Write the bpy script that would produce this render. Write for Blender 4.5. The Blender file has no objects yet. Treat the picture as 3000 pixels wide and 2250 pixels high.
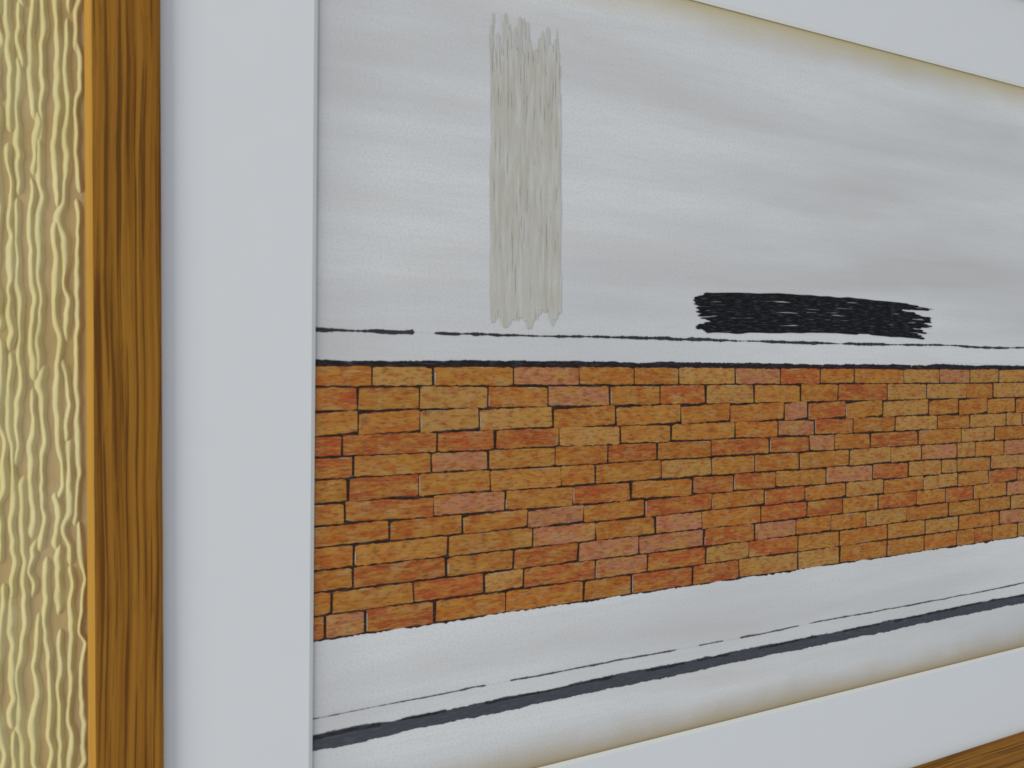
import bpy, math, random
import numpy as np
from mathutils import Matrix

random.seed(7)
rng = np.random.default_rng(7)
S = bpy.context.scene
COL = S.collection
MM = 0.001

# ------------------------------------------------------------------ camera
cam_data = bpy.data.cameras.new('camera')
cam_data.lens = 28.0
cam_data.sensor_width = 36.0
cam_data.clip_start = 0.01
cam_data.clip_end = 50.0
cam = bpy.data.objects.new('camera', cam_data)
COL.objects.link(cam)
cam.location = (0.0, -0.372, 0.0)
cam.rotation_euler = (math.radians(90.0 - 0.614), 0.0, math.radians(-26.42))
cam_data.dof.use_dof = True
cam_data.dof.focus_distance = 0.50
cam_data.dof.aperture_fstop = 18.0
S.camera = cam

# ------------------------------------------------------------------ light: dim room, window off to the left
world = bpy.data.worlds.new('World')
S.world = world
world.use_nodes = True
bg = world.node_tree.nodes['Background']
bg.inputs['Color'].default_value = (0.92, 0.97, 1.07, 1)
bg.inputs['Strength'].default_value = 0.43

win = bpy.data.lights.new('window_light', 'AREA')
win.shape = 'RECTANGLE'
win.size = 2.4
win.size_y = 1.9
win.energy = 130.0
win.color = (1.0, 0.985, 0.92)
win_o = bpy.data.objects.new('window_light', win)
COL.objects.link(win_o)
win_o.location = (-4.5, -2.2, 0.7)
from mathutils import Vector
win_o.rotation_euler = (Vector((0.2, 0, 0)) - win_o.location).to_track_quat('-Z', 'Y').to_euler()

S.view_settings.view_transform = 'Standard'
S.view_settings.look = 'None'
S.view_settings.exposure = 0.12
S.view_settings.gamma = 1.0
S.view_settings.use_curve_mapping = False
S.cycles.max_bounces = 8
S.cycles.filter_width = 1.7


# ------------------------------------------------------------------ helpers
def mesh(name, verts, faces, mat, parent=None, smooth=False):
    me = bpy.data.meshes.new(name)
    me.from_pydata([tuple(v) for v in verts], [], [tuple(f) for f in faces])
    me.validate()
    me.update()
    if smooth:
        me.polygons.foreach_set('use_smooth', [True] * len(me.polygons))
    me.materials.append(mat)
    o = bpy.data.objects.new(name, me)
    COL.objects.link(o)
    if parent is not None:
        o.parent = parent
    return o


class NT:
    """Tiny node-tree builder."""
    def __init__(self, name, rough=0.8, spec=0.3):
        self.m = bpy.data.materials.new(name)
        self.m.use_nodes = True
        self.t = self.m.node_tree
        self.b = self.t.nodes['Principled BSDF']
        self.b.inputs['Roughness'].default_value = rough
        self.b.inputs['Specular IOR Level'].default_value = spec

    def n(self, typ, **kw):
        nd = self.t.nodes.new(typ)
        for k, v in kw.items():
            setattr(nd, k, v)
        return nd

    def l(self, a, b):
        self.t.links.new(a, b)

    def val(self, sock, v):
        if hasattr(v, 'is_output'):
            self.l(v, sock)
        else:
            sock.default_value = v

    def math(self, op, a, b=0.0, clamp=False):
        nd = self.n('ShaderNodeMath', operation=op, use_clamp=clamp)
        self.val(nd.inputs[0], a)
        self.val(nd.inputs[1], b)
        return nd.outputs[0]

    def coord(self, scale=(1, 1, 1), rand=0.0):
        tc = self.n('ShaderNodeTexCoord')
        mp = self.n('ShaderNodeMapping')
        mp.inputs['Scale'].default_value = scale
        self.l(tc.outputs['Object'], mp.inputs['Vector'])
        out = mp.outputs['Vector']
        if rand:
            oi = self.n('ShaderNodeObjectInfo')
            r = self.math('MULTIPLY', oi.outputs['Random'], rand)
            ad = self.n('ShaderNodeVectorMath', operation='ADD')
            cb = self.n('ShaderNodeCombineXYZ')
            for i in range(3):
                self.l(r, cb.inputs[i])
            self.l(out, ad.inputs[0])
            self.l(cb.outputs[0], ad.inputs[1])
            out = ad.outputs[0]
        return out

    def noise(self, vec, scale=1.0, detail=3.0, rough=0.55, dist=0.0):
        nd = self.n('ShaderNodeTexNoise')
        self.l(vec, nd.inputs['Vector'])
        nd.inputs['Scale'].default_value = scale
        nd.inputs['Detail'].default_value = detail
        nd.inputs['Roughness'].default_value = rough
        nd.inputs['Distortion'].default_value = dist
        return nd.outputs['Fac']

    def ramp(self, fac, stops):
        nd = self.n('ShaderNodeValToRGB')
        cr = nd.color_ramp
        while len(cr.elements) < len(stops):
            cr.elements.new(0.5)
        for e, (p, c) in zip(cr.elements, stops):
            e.position = p
            e.color = (*c, 1) if len(c) == 3 else c
        self.l(fac, nd.inputs['Fac'])
        return nd.outputs['Color']

    def step(self, fac, a, b):
        nd = self.n('ShaderNodeMapRange')
        nd.inputs['From Min'].default_value = a
        nd.inputs['From Max'].default_value = b
        self.l(fac, nd.inputs['Value'])
        return nd.outputs['Result']

    def mix(self, fac, a, b, mode='MIX'):
        nd = self.n('ShaderNodeMix', data_type='RGBA', blend_type=mode)
        self.val(nd.inputs[0], fac)
        for s, v in ((nd.inputs[6], a), (nd.inputs[7], b)):
            if hasattr(v, 'is_output'):
                self.l(v, s)
            else:
                s.default_value = (*v, 1)
        return nd.outputs[2]

    def bump(self, h, dist, strength=1.0):
        nd = self.n('ShaderNodeBump')
        nd.inputs['Strength'].default_value = strength
        nd.inputs['Distance'].default_value = dist
        self.l(h, nd.inputs['Height'])
        self.l(nd.outputs['Normal'], self.b.inputs['Normal'])

    def base(self, c):
        self.val(self.b.inputs['Base Color'], c if hasattr(c, 'is_output') else (*c, 1))
        return self


# ------------------------------------------------------------------ materials
def wallpaper_mat(name, lo, hi):
    t = NT(name, 0.75, 0.08)
    v = t.coord()
    big = t.noise(v, 28, 3)
    fine = t.noise(t.coord((1, 1, 0.25)), 900, 3, 0.6)
    c = t.mix(t.step(big, 0.3, 0.7), lo, hi)
    c = t.mix(t.math('MULTIPLY', t.step(fine, 0.35, 0.75), 0.22), c, tuple(x * 0.72 for x in lo))
    t.base(c)
    t.bump(fine, 0.0004, 0.35)
    return t.m


M_WALL = wallpaper_mat('wallpaper_ground', (0.56, 0.40, 0.165), (0.64, 0.49, 0.26))
M_RIDGE = wallpaper_mat('wallpaper_ridge', (0.70, 0.60, 0.26), (0.77, 0.68, 0.36))


def oak(name='oak_varnished', edge=0.0):
    t = NT(name, 0.6, 0.10)
    low = t.noise(t.coord((9, 60, 60), 37.0), 1.0, 2)
    # grain lines wander: push the across-grain coordinate with a slow noise
    base = t.coord((1, 1, 1), 0.0)
    sep = t.n('ShaderNodeSeparateXYZ')
    t.l(base, sep.inputs[0])
    oi = t.n('ShaderNodeObjectInfo')
    off = t.math('MULTIPLY', oi.outputs['Random'], 53.0)
    wob = t.math('MULTIPLY', t.noise(t.coord((7, 8, 8), 11.0), 1.0, 1), 0.008)
    yy = t.math('ADD', sep.outputs['Y'], wob)

    def vec(fx, fy):
        cb = t.n('ShaderNodeCombineXYZ')
        t.l(t.math('ADD', t.math('MULTIPLY', sep.outputs['X'], fx), off), cb.inputs[0])
        t.l(t.math('MULTIPLY', yy, fy), cb.inputs[1])
        t.l(t.math('MULTIPLY', sep.outputs['Z'], fy), cb.inputs[2])
        return cb.outputs[0]
    bands = t.noise(vec(5, 420), 1.0, 4, 0.65)
    pores = t.noise(vec(9, 760), 1.0, 3, 0.55)
    fleck = t.noise(vec(60, 1500), 1.0, 2, 0.5)
    c = t.ramp(bands, [(0.30, (0.15, 0.055, 0.007)), (0.42, (0.27, 0.112, 0.012)), (0.56, (0.36, 0.162, 0.020)), (0.8, (0.45, 0.215, 0.030))])
    c = t.mix(t.step(low, 0.35, 0.7), c, t.mix(0.35, c, (0.30, 0.115, 0.016)))
    c = t.mix(t.math('MULTIPLY', t.step(pores, 0.545, 0.61), 0.72), c, (0.085, 0.028, 0.006))
    c = t.mix(t.math('MULTIPLY', t.step(fleck, 0.58, 0.70), 0.40), c, (0.14, 0.05, 0.01))
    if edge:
        c = t.mix(edge, c, (0.62, 0.33, 0.055))     # paler, yellower tone mixed in along the outer arris
    t.base(c)
    t.bump(t.math('SUBTRACT', bands, pores), 0.0002, 0.5)
    return t.m


M_OAK = oak()
M_EDGE = oak('oak_pale_arris', 0.72)


def board(name, col, dark):
    t = NT(name, 0.9, 0.15)
    f = t.noise(t.coord(), 1500, 3, 0.7)
    b = t.noise(t.coord(), 60, 3)
    c = t.mix(t.math('MULTIPLY', t.step(f, 0.3, 0.7), 0.10), col, dark)
    c = t.mix(t.math('MULTIPLY', t.step(b, 0.35, 0.7), 0.06), c, dark)
    t.base(c)
    t.bump(f, 0.00015, 0.25)
    return t.m


M_MOUNT = board('mount_card', (0.80, 0.815, 0.81), (0.66, 0.68, 0.69))
M_CORE = board('mount_core', (0.86, 0.86, 0.80), (0.7, 0.7, 0.64))
M_BACK = board('backing_card', (0.35, 0.26, 0.16), (0.2, 0.15, 0.1))

ART_X0, ART_X1, ART_Z0, ART_Z1 = 0.0720, 0.620, -0.209, 0.219


def ground_mat():
    t = NT('pale_paint_ground', 0.8, 0.08)
    wide = t.noise(t.coord((2.6, 1, 24)), 1.0, 3, 0.5, 0.1)
    brush = t.noise(t.coord((40, 1, 520)), 1.0, 3, 0.6)
    weave = t.noise(t.coord((700, 1, 1100)), 1.0, 2, 0.6)
    patch = t.noise(t.coord((3.2, 1, 30)), 1.0, 3)
    c = t.mix(t.step(wide, 0.40, 0.68), (0.80, 0.81, 0.80), (0.64, 0.635, 0.62))
    c = t.mix(t.math('MULTIPLY', t.step(patch, 0.55, 0.72), 0.40), c, (0.58, 0.51, 0.43))
    c = t.mix(t.math('MULTIPLY', t.step(brush, 0.45, 0.75), 0.18), c, (0.56, 0.55, 0.54))
    c = t.mix(t.math('MULTIPLY', t.step(weave, 0.45, 0.72), 0.34), c, (0.50, 0.49, 0.47))
    # yellowed margins of the sheet (top and bottom)
    tc = t.n('ShaderNodeTexCoord')
    sep = t.n('ShaderNodeSeparateXYZ')
    t.l(tc.outputs['Object'], sep.inputs[0])
    wav = t.noise(t.coord((22, 1, 22)), 1.0, 3)
    for sgn, edge, wdt, col in ((1, ART_Z1 - 0.006, 0.026, (0.58, 0.47, 0.20)), (-1, ART_Z0 + 0.006, 0.022, (0.42, 0.31, 0.13))):
        d = t.math('SUBTRACT', (edge + 0.293) * sgn, t.math('MULTIPLY', sep.outputs['Z'], sgn))
        d = t.math('DIVIDE', d, t.math('ADD', t.math('MULTIPLY', wav, wdt * 1.2), wdt * 0.3))
        k = t.math('SUBTRACT', 1.0, d, True)
        k = t.math('POWER', k, 1.8)
        c = t.mix(t.math('MULTIPLY', k, 0.85), c, col)
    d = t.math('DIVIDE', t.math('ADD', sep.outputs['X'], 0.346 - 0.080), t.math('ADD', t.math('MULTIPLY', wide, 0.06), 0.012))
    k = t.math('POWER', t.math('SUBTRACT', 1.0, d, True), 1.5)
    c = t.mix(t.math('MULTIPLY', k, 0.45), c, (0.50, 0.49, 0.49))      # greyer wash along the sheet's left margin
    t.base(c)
    t.bump(t.math('ADD', weave, brush), 0.0002, 0.4)
    return t.m


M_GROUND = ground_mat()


def paint_mat(name, streak=0.5, warm=True):
    """Brushed paint whose main colour is the object's own colour."""
    t = NT(name, 0.7, 0.06)
    oi = t.n('ShaderNodeObjectInfo')
    a = t.noise(t.coord((55, 1, 240), 0.0), 1.0, 4, 0.65, 0.4)
    b = t.noise(t.coord((120, 1, 190), 0.0), 1.0, 4, 0.6)
    s = t.noise(t.coord((150, 1, 1300), 0.0), 1.0, 3, 0.65)
    c = oi.outputs['Color']
    if warm:
        b2 = t.noise(t.coord((70, 1, 150), 0.0), 1.3, 4, 0.65, 0.6)
        c = t.mix(t.math('MULTIPLY', t.step(a, 0.44, 0.60), 0.70), c, (0.52, 0.265, 0.050))
        c = t.mix(t.math('MULTIPLY', t.step(b, 0.50, 0.66), 0.65), c, (0.40, 0.080, 0.020))
        c = t.mix(t.math('MULTIPLY', t.step(b2, 0.52, 0.68), 0.55), c, (0.50, 0.31, 0.13))
        c = t.mix(t.math('MULTIPLY', t.step(s, 0.52, 0.66), 0.60), c, (0.52, 0.32, 0.12))
        d = t.noise(t.coord((200, 1, 800), 0.0), 1.0, 3, 0.7)
        c = t.mix(t.math('MULTIPLY', t.step(d, 0.50, 0.64), 0.62), c, (0.15, 0.055, 0.02))
    else:
        c = t.mix(t.math('MULTIPLY', t.step(s, 0.50, 0.72), streak), c, (0.30, 0.30, 0.31))
    t.base(c)
    t.bump(t.math('ADD', s, a), 0.00035, 0.5)
    return t.m


M_DAB = paint_mat('terracotta_paint')
M_LINE = paint_mat('charcoal_paint', 0.22, False)


def wash_mat():
    t = NT('thin_wash', 0.8, 0.06)
    oi = t.n('ShaderNodeObjectInfo')
    a = t.noise(t.coord((420, 1, 34)), 1.0, 4, 0.65)
    b = t.noise(t.coord((30, 1, 22)), 1.0, 3)
    w = t.noise(t.coord((700, 1, 1100)), 1.0, 2, 0.6)
    c = t.mix(t.math('MULTIPLY', t.step(a, 0.42, 0.68), 0.75), oi.outputs['Color'], (0.74, 0.735, 0.71))
    c = t.mix(t.math('MULTIPLY', t.step(b, 0.45, 0.7), 0.5), c, (0.66, 0.65, 0.61))
    c = t.mix(t.math('MULTIPLY', t.step(w, 0.45, 0.72), 0.3), c, (0.46, 0.44, 0.40))
    t.base(c)
    t.bump(a, 0.0002, 0.4)
    return t.m


M_WASH = wash_mat()

# ------------------------------------------------------------------ wall with blown ridged wallpaper
wall = mesh('wall', [(-1.2, 0, -1.0), (1.6, 0, -1.0), (1.6, 0, 1.0), (-1.2, 0, 1.0),
                     (-1.2, 0.1, -1.0), (1.6, 0.1, -1.0), (1.6, 0.1, 1.0), (-1.2, 0.1, 1.0)],
            [(0, 1, 2, 3), (7, 6, 5, 4), (0, 4, 5, 1), (1, 5, 6, 2), (2, 6, 7, 3), (3, 7, 4, 0)], M_WALL)
wall['kind'] = 'structure'
wall['label'] = 'cream wall covered in ridged textured wallpaper'

PROFILE = np.linspace(-1, 1, 9)
PH = np.cos(PROFILE * math.pi / 2) ** 1.5


def smooth_noise(n, step):
    k = max(2, int(n / step) + 3)
    y = rng.normal(0, 1, k)
    x = np.linspace(0, k - 1, n)
    i = np.clip(x.astype(int), 0, k - 2)
    f = x - i
    f = f * f * (3 - 2 * f)
    return y[i] * (1 - f) + y[i + 1] * f


def ridge_geo(x0, z0, z1, ds=0.0012, drift=None):
    n = max(8, int(abs(z1 - z0) / ds))
    z = np.linspace(z0, z1, n)
    st = 0.001 / ds
    x = x0 + 0.00060 * smooth_noise(n, 40 * st) + 0.00040 * smooth_noise(n, 9 * st) + 0.00017 * smooth_noise(n, 4.5 * st)
    for _ in range(rng.integers(0, 3)):           # sudden little kinks
        zc = rng.uniform(z0, z1)
        x = x + rng.normal(0, 0.0007) * np.tanh((z - zc) / 0.0022) * np.exp(-((z - zc) / 0.012) ** 2)
    if drift is not None:
        x = x + drift(z)
    w = 0.00158 * (1 + 0.20 * smooth_noise(n, 14 * st) + 0.07 * smooth_noise(n, 5 * st))
    w = np.clip(w, 0.0007, 0.0023)
    e = np.minimum(z - z0, z1 - z)
    end = np.sqrt(np.clip(e / 0.0028, 0, 1))
    w = w * (0.25 + 0.75 * end)
    h = 0.00125 * (1 + 0.12 * smooth_noise(n, 12 * st)) * end
    dxdz = np.gradient(x, z)
    wx = w * np.sqrt(1 + dxdz ** 2)
    V = np.zeros((n, len(PROFILE), 3))
    V[:, :, 0] = x[:, None] + PROFILE[None, :] * wx[:, None]
    V[:, :, 2] = z[:, None]
    V[:, :, 1] = 0.00015 - (h[:, None] * PH[None, :] + 0.0001 * (PH[None, :] > 0.1))
    V = V.reshape(-1, 3)
    p = len(PROFILE)
    F = []
    for i in range(n - 1):
        for j in range(p - 1):
            a = i * p + j
            F.append((a, a + 1, a + p + 1, a + p))
    return V, F


def column(x, zlo, zhi, out, ds=0.0012):
    z = zlo - rng.uniform(0, 0.06)
    while z < zhi:
        L = rng.choice([rng.uniform(0.018, 0.04), rng.uniform(0.05, 0.11), rng.uniform(0.09, 0.17)], p=[0.25, 0.45, 0.30])
        z1 = z + L
        xo = x + rng.normal(0, 0.0007)
        out.append((xo, max(z, zlo), min(z1, zhi), ds))
        z = z1 + rng.uniform(-0.006, 0.007)


near, far = [], []
xc = -0.0135
while xc > -0.30:
    if xc > -0.058:
        column(xc, -0.21, 0.21, near)
        column(xc, 0.21, 0.42, far, 0.003)
        column(xc, -0.42, -0.21, far, 0.003)
    else:
        column(xc, -0.42, 0.42, far, 0.003)
    xc -= rng.uniform(0.0032, 0.0044)
# the paper runs on round the rest of the frame
xc = -0.009
while xc < 0.86:
    if xc < 0.712:
        column(xc, 0.307, 0.42, far, 0.004)
        column(xc, -0.42, -0.296, far, 0.004)
    else:
        column(xc, -0.42, 0.42, far, 0.004)
    xc += rng.uniform(0.0036, 0.0052)

for x, a, b, ds in near:
    if b - a < 0.006:
        continue
    V, F = ridge_geo(x, a, b, ds)
    mesh('ridge', V, F, M_RIDGE, wall, True)
VV, FF, base = [], [], 0
for x, a, b, ds in far:
    if b - a < 0.03:
        continue
    V, F = ridge_geo(x, a, b, ds)
    VV.append(V)
    FF += [tuple(i + base for i in f) for f in F]
    base += len(V)
o = mesh('wallpaper_relief', np.concatenate(VV), FF, M_RIDGE, wall, True)
o['kind'] = 'stuff'

# ------------------------------------------------------------------ framed picture
pic = bpy.data.objects.new('framed_picture', None)
COL.objects.link(pic)
pic.location = (0.346, 0.0, -0.293)
pic['label'] = 'abstract picture in flat oak frame with wide white mount on ridged cream wallpaper'
pic['category'] = 'picture'
PINV = Matrix.Translation((-0.346, 0, 0.293))


def part(name, V, F, mat, parent=None, smooth=False, color=None):
    """A part given in room coordinates, hung under the picture (or one of its parts)."""
    V = [(v[0] - 0.346, v[1], v[2] + 0.293) for v in V]
    o = mesh(name, V, F, mat, parent or pic, smooth)
    if color is not None:
        o.color = (*color, 1)
    return o


FX0, FX1, FZ0, FZ1 = -0.0107, 0.7030, -0.2930, 0.3040
RAIL = 0.0275
prof = [(0.0, 0.0), (0.0, 0.0136), (0.0005, 0.0146), (0.0021, 0.0162), (0.0027, 0.0166),
        (0.0100, 0.01665), (0.0180, 0.01665), (0.0258, 0.0166), (0.0268, 0.0163), (0.0273, 0.0157), (0.0275, 0.0150),
        (0.0275, 0.0121), (0.0275, 0.0119), (0.0215, 0.0119), (0.0215, 0.0)]


def rail(length, origin, angle):
    n = 60
    V, F = [], []
    for i in range(n + 1):
        s = i / n
        for w, h in prof:
            V.append((w + (length - 2 * w) * s, w + rng.normal(0, 0.00003), h + rng.normal(0, 0.00003) * (h > 0.0155)))
    p = len(prof)
    for i in range(n):
        for j in range(p):
            a, b = i * p + j, i * p + (j + 1) % p
            F.append((a, b, b + p, a + p))
    F.append(tuple(range(p))[::-1])
    F.append(tuple(n * p + j for j in range(p)))
    o = mesh('frame_rail', V, F, M_OAK, pic, False)
    R = Matrix(((1, 0, 0), (0, 0, -1), (0, 1, 0))).to_4x4()     # local x along the rail, y inward, z off the wall
    o.matrix_local = PINV @ Matrix.Translation(origin) @ Matrix.Rotation(angle, 4, 'Y') @ R
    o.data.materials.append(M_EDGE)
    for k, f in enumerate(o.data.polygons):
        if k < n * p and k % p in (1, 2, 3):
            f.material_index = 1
    return o


W, H = FX1 - FX0, FZ1 - FZ0
rail(W, (FX0, 0, FZ0), 0.0)
rail(H, (FX1, 0, FZ0), -math.pi / 2)
rail(W, (FX1, 0, FZ1), math.pi)
rail(H, (FX0, 0, FZ1), math.pi / 2)

part('backing_board', [(FX0 + 0.022, y, z) if k else (FX1 - 0.022, y, z) for y in (-0.002, -0.0085) for z in (FZ0 + 0.022, FZ1 - 0.022) for k in (0, 1)],
     [(0, 1, 3, 2), (4, 6, 7, 5), (0, 2, 6, 4), (1, 5, 7, 3), (0, 4, 5, 1), (2, 3, 7, 6)], M_BACK)

# mount: outer rectangle tucked under the rails, window cut with a sloped white edge
YM, YA = -0.0120, -0.0100
out = [(FX0 + 0.0218, FZ0 + 0.0218), (FX1 - 0.0218, FZ0 + 0.0218), (FX1 - 0.0218, FZ1 - 0.0218), (FX0 + 0.0218, FZ1 - 0.0218)]
inn = [(0.0783, -0.2030), (0.6130, -0.2028), (0.6130, 0.2130), (0.0825, 0.2130)]            # where the sheet shows
sg = [(-1, -1), (1, -1), (1, 1), (-1, 1)]
lip = [(x + sx * 0.0019, z + sz * 0.0019) for (x, z), (sx, sz) in zip(inn, sg)]
V = [(x, YM, z) for x, z in out] + [(x, YM, z) for x, z in lip]
YG = -0.0108
V += [(x, YG, z) for x, z in out] + [(x, YG, z) for x, z in inn]
F = [(i, (i + 1) % 4, 4 + (i + 1) % 4, 4 + i) for i in range(4)] + [(i, 8 + i, 8 + (i + 1) % 4, (i + 1) % 4) for i in range(4)]
F += [(8 + i, 12 + i, 12 + (i + 1) % 4, 8 + (i + 1) % 4) for i in range(4)]
mount = part('mount_board', V, F, M_MOUNT)
for i in range(4):
    j = (i + 1) % 4
    V = [(lip[i][0], YM, lip[i][1]), (lip[j][0], YM, lip[j][1]), (inn[j][0], YG, inn[j][1]), (inn[i][0], YG, inn[i][1])]
    part('bevelled_edge', V, [(0, 1, 2, 3)], M_CORE, mount)

# the sheet itself: a plain abstract in bands and dabs of the picture's colours
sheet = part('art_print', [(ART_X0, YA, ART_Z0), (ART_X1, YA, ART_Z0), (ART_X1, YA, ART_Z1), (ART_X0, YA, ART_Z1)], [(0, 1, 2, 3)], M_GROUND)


def stroke(name, pts_top, pts_bot, y0, lift, mat, color, soft=0.0005):
    """A patch of paint: outline (top edge left-right, bottom edge left-right) with a slightly raised middle."""
    top, bot = np.array(pts_top), np.array(pts_bot)
    n = len(top)
    hgt = np.maximum(top[:, 1] - bot[:, 1], 1e-5)
    s = np.minimum(soft, hgt * 0.3)
    rows = [(top, y0), (np.column_stack([top[:, 0], top[:, 1] - s]), y0 - lift), (np.column_stack([bot[:, 0], bot[:, 1] + s]), y0 - lift), (bot, y0)]
    V, F = [], []
    for r, yy in rows:
        V += [(a, yy, b) for a, b in r]
    for k in range(3):
        for i in range(n - 1):
            a = k * n + i
            F.append((a, a + n, a + n + 1, a + 1))
    return part(name, V, F, mat, sheet, True, color)


def hline(x0, x1, z, thick, color, rag=0.35, wob=0.0006, breaks=0.0, step=0.0011, y0=-0.01022):
    n = max(6, int((x1 - x0) / step))
    x = np.linspace(x0, x1, n)
    c = z + wob * smooth_noise(n, 60) + wob * 0.3 * smooth_noise(n, 8)
    th = thick * np.clip(1 + rag * (0.55 * smooth_noise(n, 26) + 0.45 * smooth_noise(n, 5) + 0.30 * rng.normal(0, 1, n)), 0.15, 3)
    if breaks:
        th = th * (smooth_noise(n, 14) > breaks)
    th = np.maximum(th, 0.00002)
    up = th * (0.5 + 0.12 * smooth_noise(n, 4) * rag)
    return stroke('paint_line', np.column_stack([x, c + up]), np.column_stack([x, c + up - th]), y0, 0.00005, M_LINE, color)


# dark underpaint showing between the dabs
XL, XR = ART_X0 + 0.0006, ART_X1 - 0.0006
n = 400
xx = np.linspace(XL, XR, n)
stroke('underpaint', np.column_stack([xx, 0.0062 + 0.0002 * rng.normal(0, 1, n)]),
       np.column_stack([xx, -0.1206 + 0.0003 * smooth_noise(n, 6) + 0.0002 * rng.normal(0, 1, n)]), -0.01003, 0.00002, M_LINE, (0.035, 0.020, 0.014))

PALETTE = [((0.46, 0.150, 0.026), 6), ((0.47, 0.185, 0.036), 5), ((0.50, 0.255, 0.075), 4), ((0.42, 0.092, 0.026), 4), ((0.48, 0.185, 0.105), 2)]
pw = np.array([p[1] for p in PALETTE]); pw = pw / pw.sum()
hs = 1 + rng.uniform(-0.09, 0.09, 12)
hs = hs / hs.sum() * 0.1249
zs = 0.0046 - np.concatenate([[0], np.cumsum(hs)[:-1]])
heights = list(zip(zs, hs))
FV, FFc = [], []


def fleck(x0_, z0_, x1_, z1_):
    b = len(FV)
    FV.extend([(x0_, -0.01034, z0_), (x1_, -0.01034, z0_), (x1_ + rng.normal(0, 0.0001), -0.01034, z1_), (x0_ + rng.normal(0, 0.00005), -0.01034, z1_)])
    FFc.append((b, b + 1, b + 2, b + 3))


for z, h in heights:
    x = XL - rng.uniform(0, 0.02)
    bend = rng.normal(0, 0.0006)
    while x < XR:
        L = rng.choice([rng.uniform(0.016, 0.022), rng.uniform(0.030, 0.040), rng.uniform(0.038, 0.048)], p=[0.10, 0.65, 0.25])
        gap = rng.uniform(0.0005, 0.0015)
        a, b = max(x, XL), min(x + L - gap, XR)
        x += L
        if b - a < 0.003:
            continue
        n = max(8, int((b - a) / 0.0016))
        px = np.linspace(a, b, n)
        zt = z - rng.uniform(0.0002, 0.0007)
        zb = z - h + rng.uniform(0.0002, 0.0007)
        slope = bend + rng.normal(0, 0.0003)
        tl = np.linspace(-slope, slope, n)
        tz = zt + tl * 0.5 + 0.00014 * rng.normal(0, 1, n) + 0.00012 * smooth_noise(n, 5)
        bz = zb + tl * 0.5 + 0.00014 * rng.normal(0, 1, n) + 0.00012 * smooth_noise(n, 5)
        top = np.column_stack([px, tz]); bot = np.column_stack([px, bz])
        top[0, 1] -= 0.0004; top[-1, 1] -= 0.0004; bot[0, 1] += 0.0003; bot[-1, 1] += 0.0003
        top[:, 0] += np.linspace(rng.normal(0, 0.0003), rng.normal(0, 0.0003), n)
        col = np.array(PALETTE[rng.choice(len(PALETTE), p=pw)][0]) * rng.uniform(0.90, 1.10)
        if rng.random() < 0.30:
            fleck(a + 0.0001, zb + 0.001, a + 0.0004, zb + (zt - zb) * rng.uniform(0.5, 0.95))
        if rng.random() < 0.22:
            q = rng.uniform(a, b - 0.004)
            fleck(q, zt - 0.0004, min(b, q + rng.uniform(0.004, 0.012)), zt - 0.0002)
        stroke('paint_dab', top, bot, -0.01008, 0.00012, M_DAB, tuple(col))

# horizontal strokes above and below the terracotta field
hline(XL, XR, 0.0062, 0.0021, (0.022, 0.020, 0.024), 0.38, 0.0002)
hline(XL, XR, 0.0205, 0.0013, (0.045, 0.042, 0.045), 0.55, 0.0003, -2.3)
hline(XL, XR, -0.1555, 0.0007, (0.10, 0.095, 0.09), 0.5, 0.0004, -1.2)
hline(XL, XR, -0.1668, 0.0066, (0.075, 0.08, 0.092), 0.12, 0.0003)
hline(XL, XR, -0.1640, 0.0012, (0.030, 0.030, 0.036), 0.5, 0.0003, -0.4, y0=-0.01036)


def sweep(x0, x1, z0, z1, color, upright=False, dry=0.35, bow=0.0, y0=-0.01024, mat=M_LINE):
    """One loaded-brush sweep: many bristle tracks side by side, running dry towards the far end."""
    (a0, a1), (c0, c1) = ((z0, z1), (x0, x1)) if upright else ((x0, x1), (z0, z1))
    nb = max(10, int((c1 - c0) / 0.00085))
    V, F = [], []
    startw, endw = smooth_noise(nb, 5), smooth_noise(nb, 3)
    L = a1 - a0
    for k in range(nb):
        c = c0 + (c1 - c0) * (k + 0.5) / nb
        s0 = a0 + 0.0035 * startw[k] + 0.0008 * rng.normal()
        s1 = a1 - abs(0.10 * L * endw[k]) - rng.uniform(0, 0.02) * L
        m = max(10, int((s1 - s0) / 0.0018))
        u = np.linspace(s0, s1, m)
        v = (u - a0) / L
        hw = (c1 - c0) / nb * 0.80 * np.clip(1 + 0.25 * smooth_noise(m, 5), 0.3, 1.6)
        lack = smooth_noise(m, 9) * 0.45 + 1.6 - dry * 4.0 * v ** 3       # paint left on this bristle
        hw = hw * np.clip(lack * 2.5, 0.02, 1)
        hw[0] = hw[-1] = 0.00002
        cc = c + bow * np.sin(v * math.pi) + 0.00025 * smooth_noise(m, 12)
        yy = y0 - 0.00004 * rng.random()
        b = len(V)
        for q in range(m):
            for sg_ in (-1, 1):
                p, w_ = u[q], cc[q] + sg_ * hw[q]
                V.append((w_, yy, p) if upright else (p, yy, w_))
        for q in range(m - 1):
            t_ = b + 2 * q
            F.append((t_, t_ + 1, t_ + 3, t_ + 2) if upright else (t_, t_ + 2, t_ + 3, t_ + 1))
    return part('brush_stroke', V, F, mat, sheet, False, color)


sweep(0.300, 0.505, 0.0245, 0.0475, (0.012, 0.012, 0.014), dry=0.30, bow=0.0022)
sweep(0.168, 0.208, 0.0300, 0.1850, (0.55, 0.52, 0.43), True, dry=0.42, mat=M_WASH)

# pale dry-brush flecks along the joints of the dabs
o = part('paint_flecks', FV, FFc, M_LINE, sheet, False, (0.55, 0.52, 0.47))
o['kind'] = 'stuff'
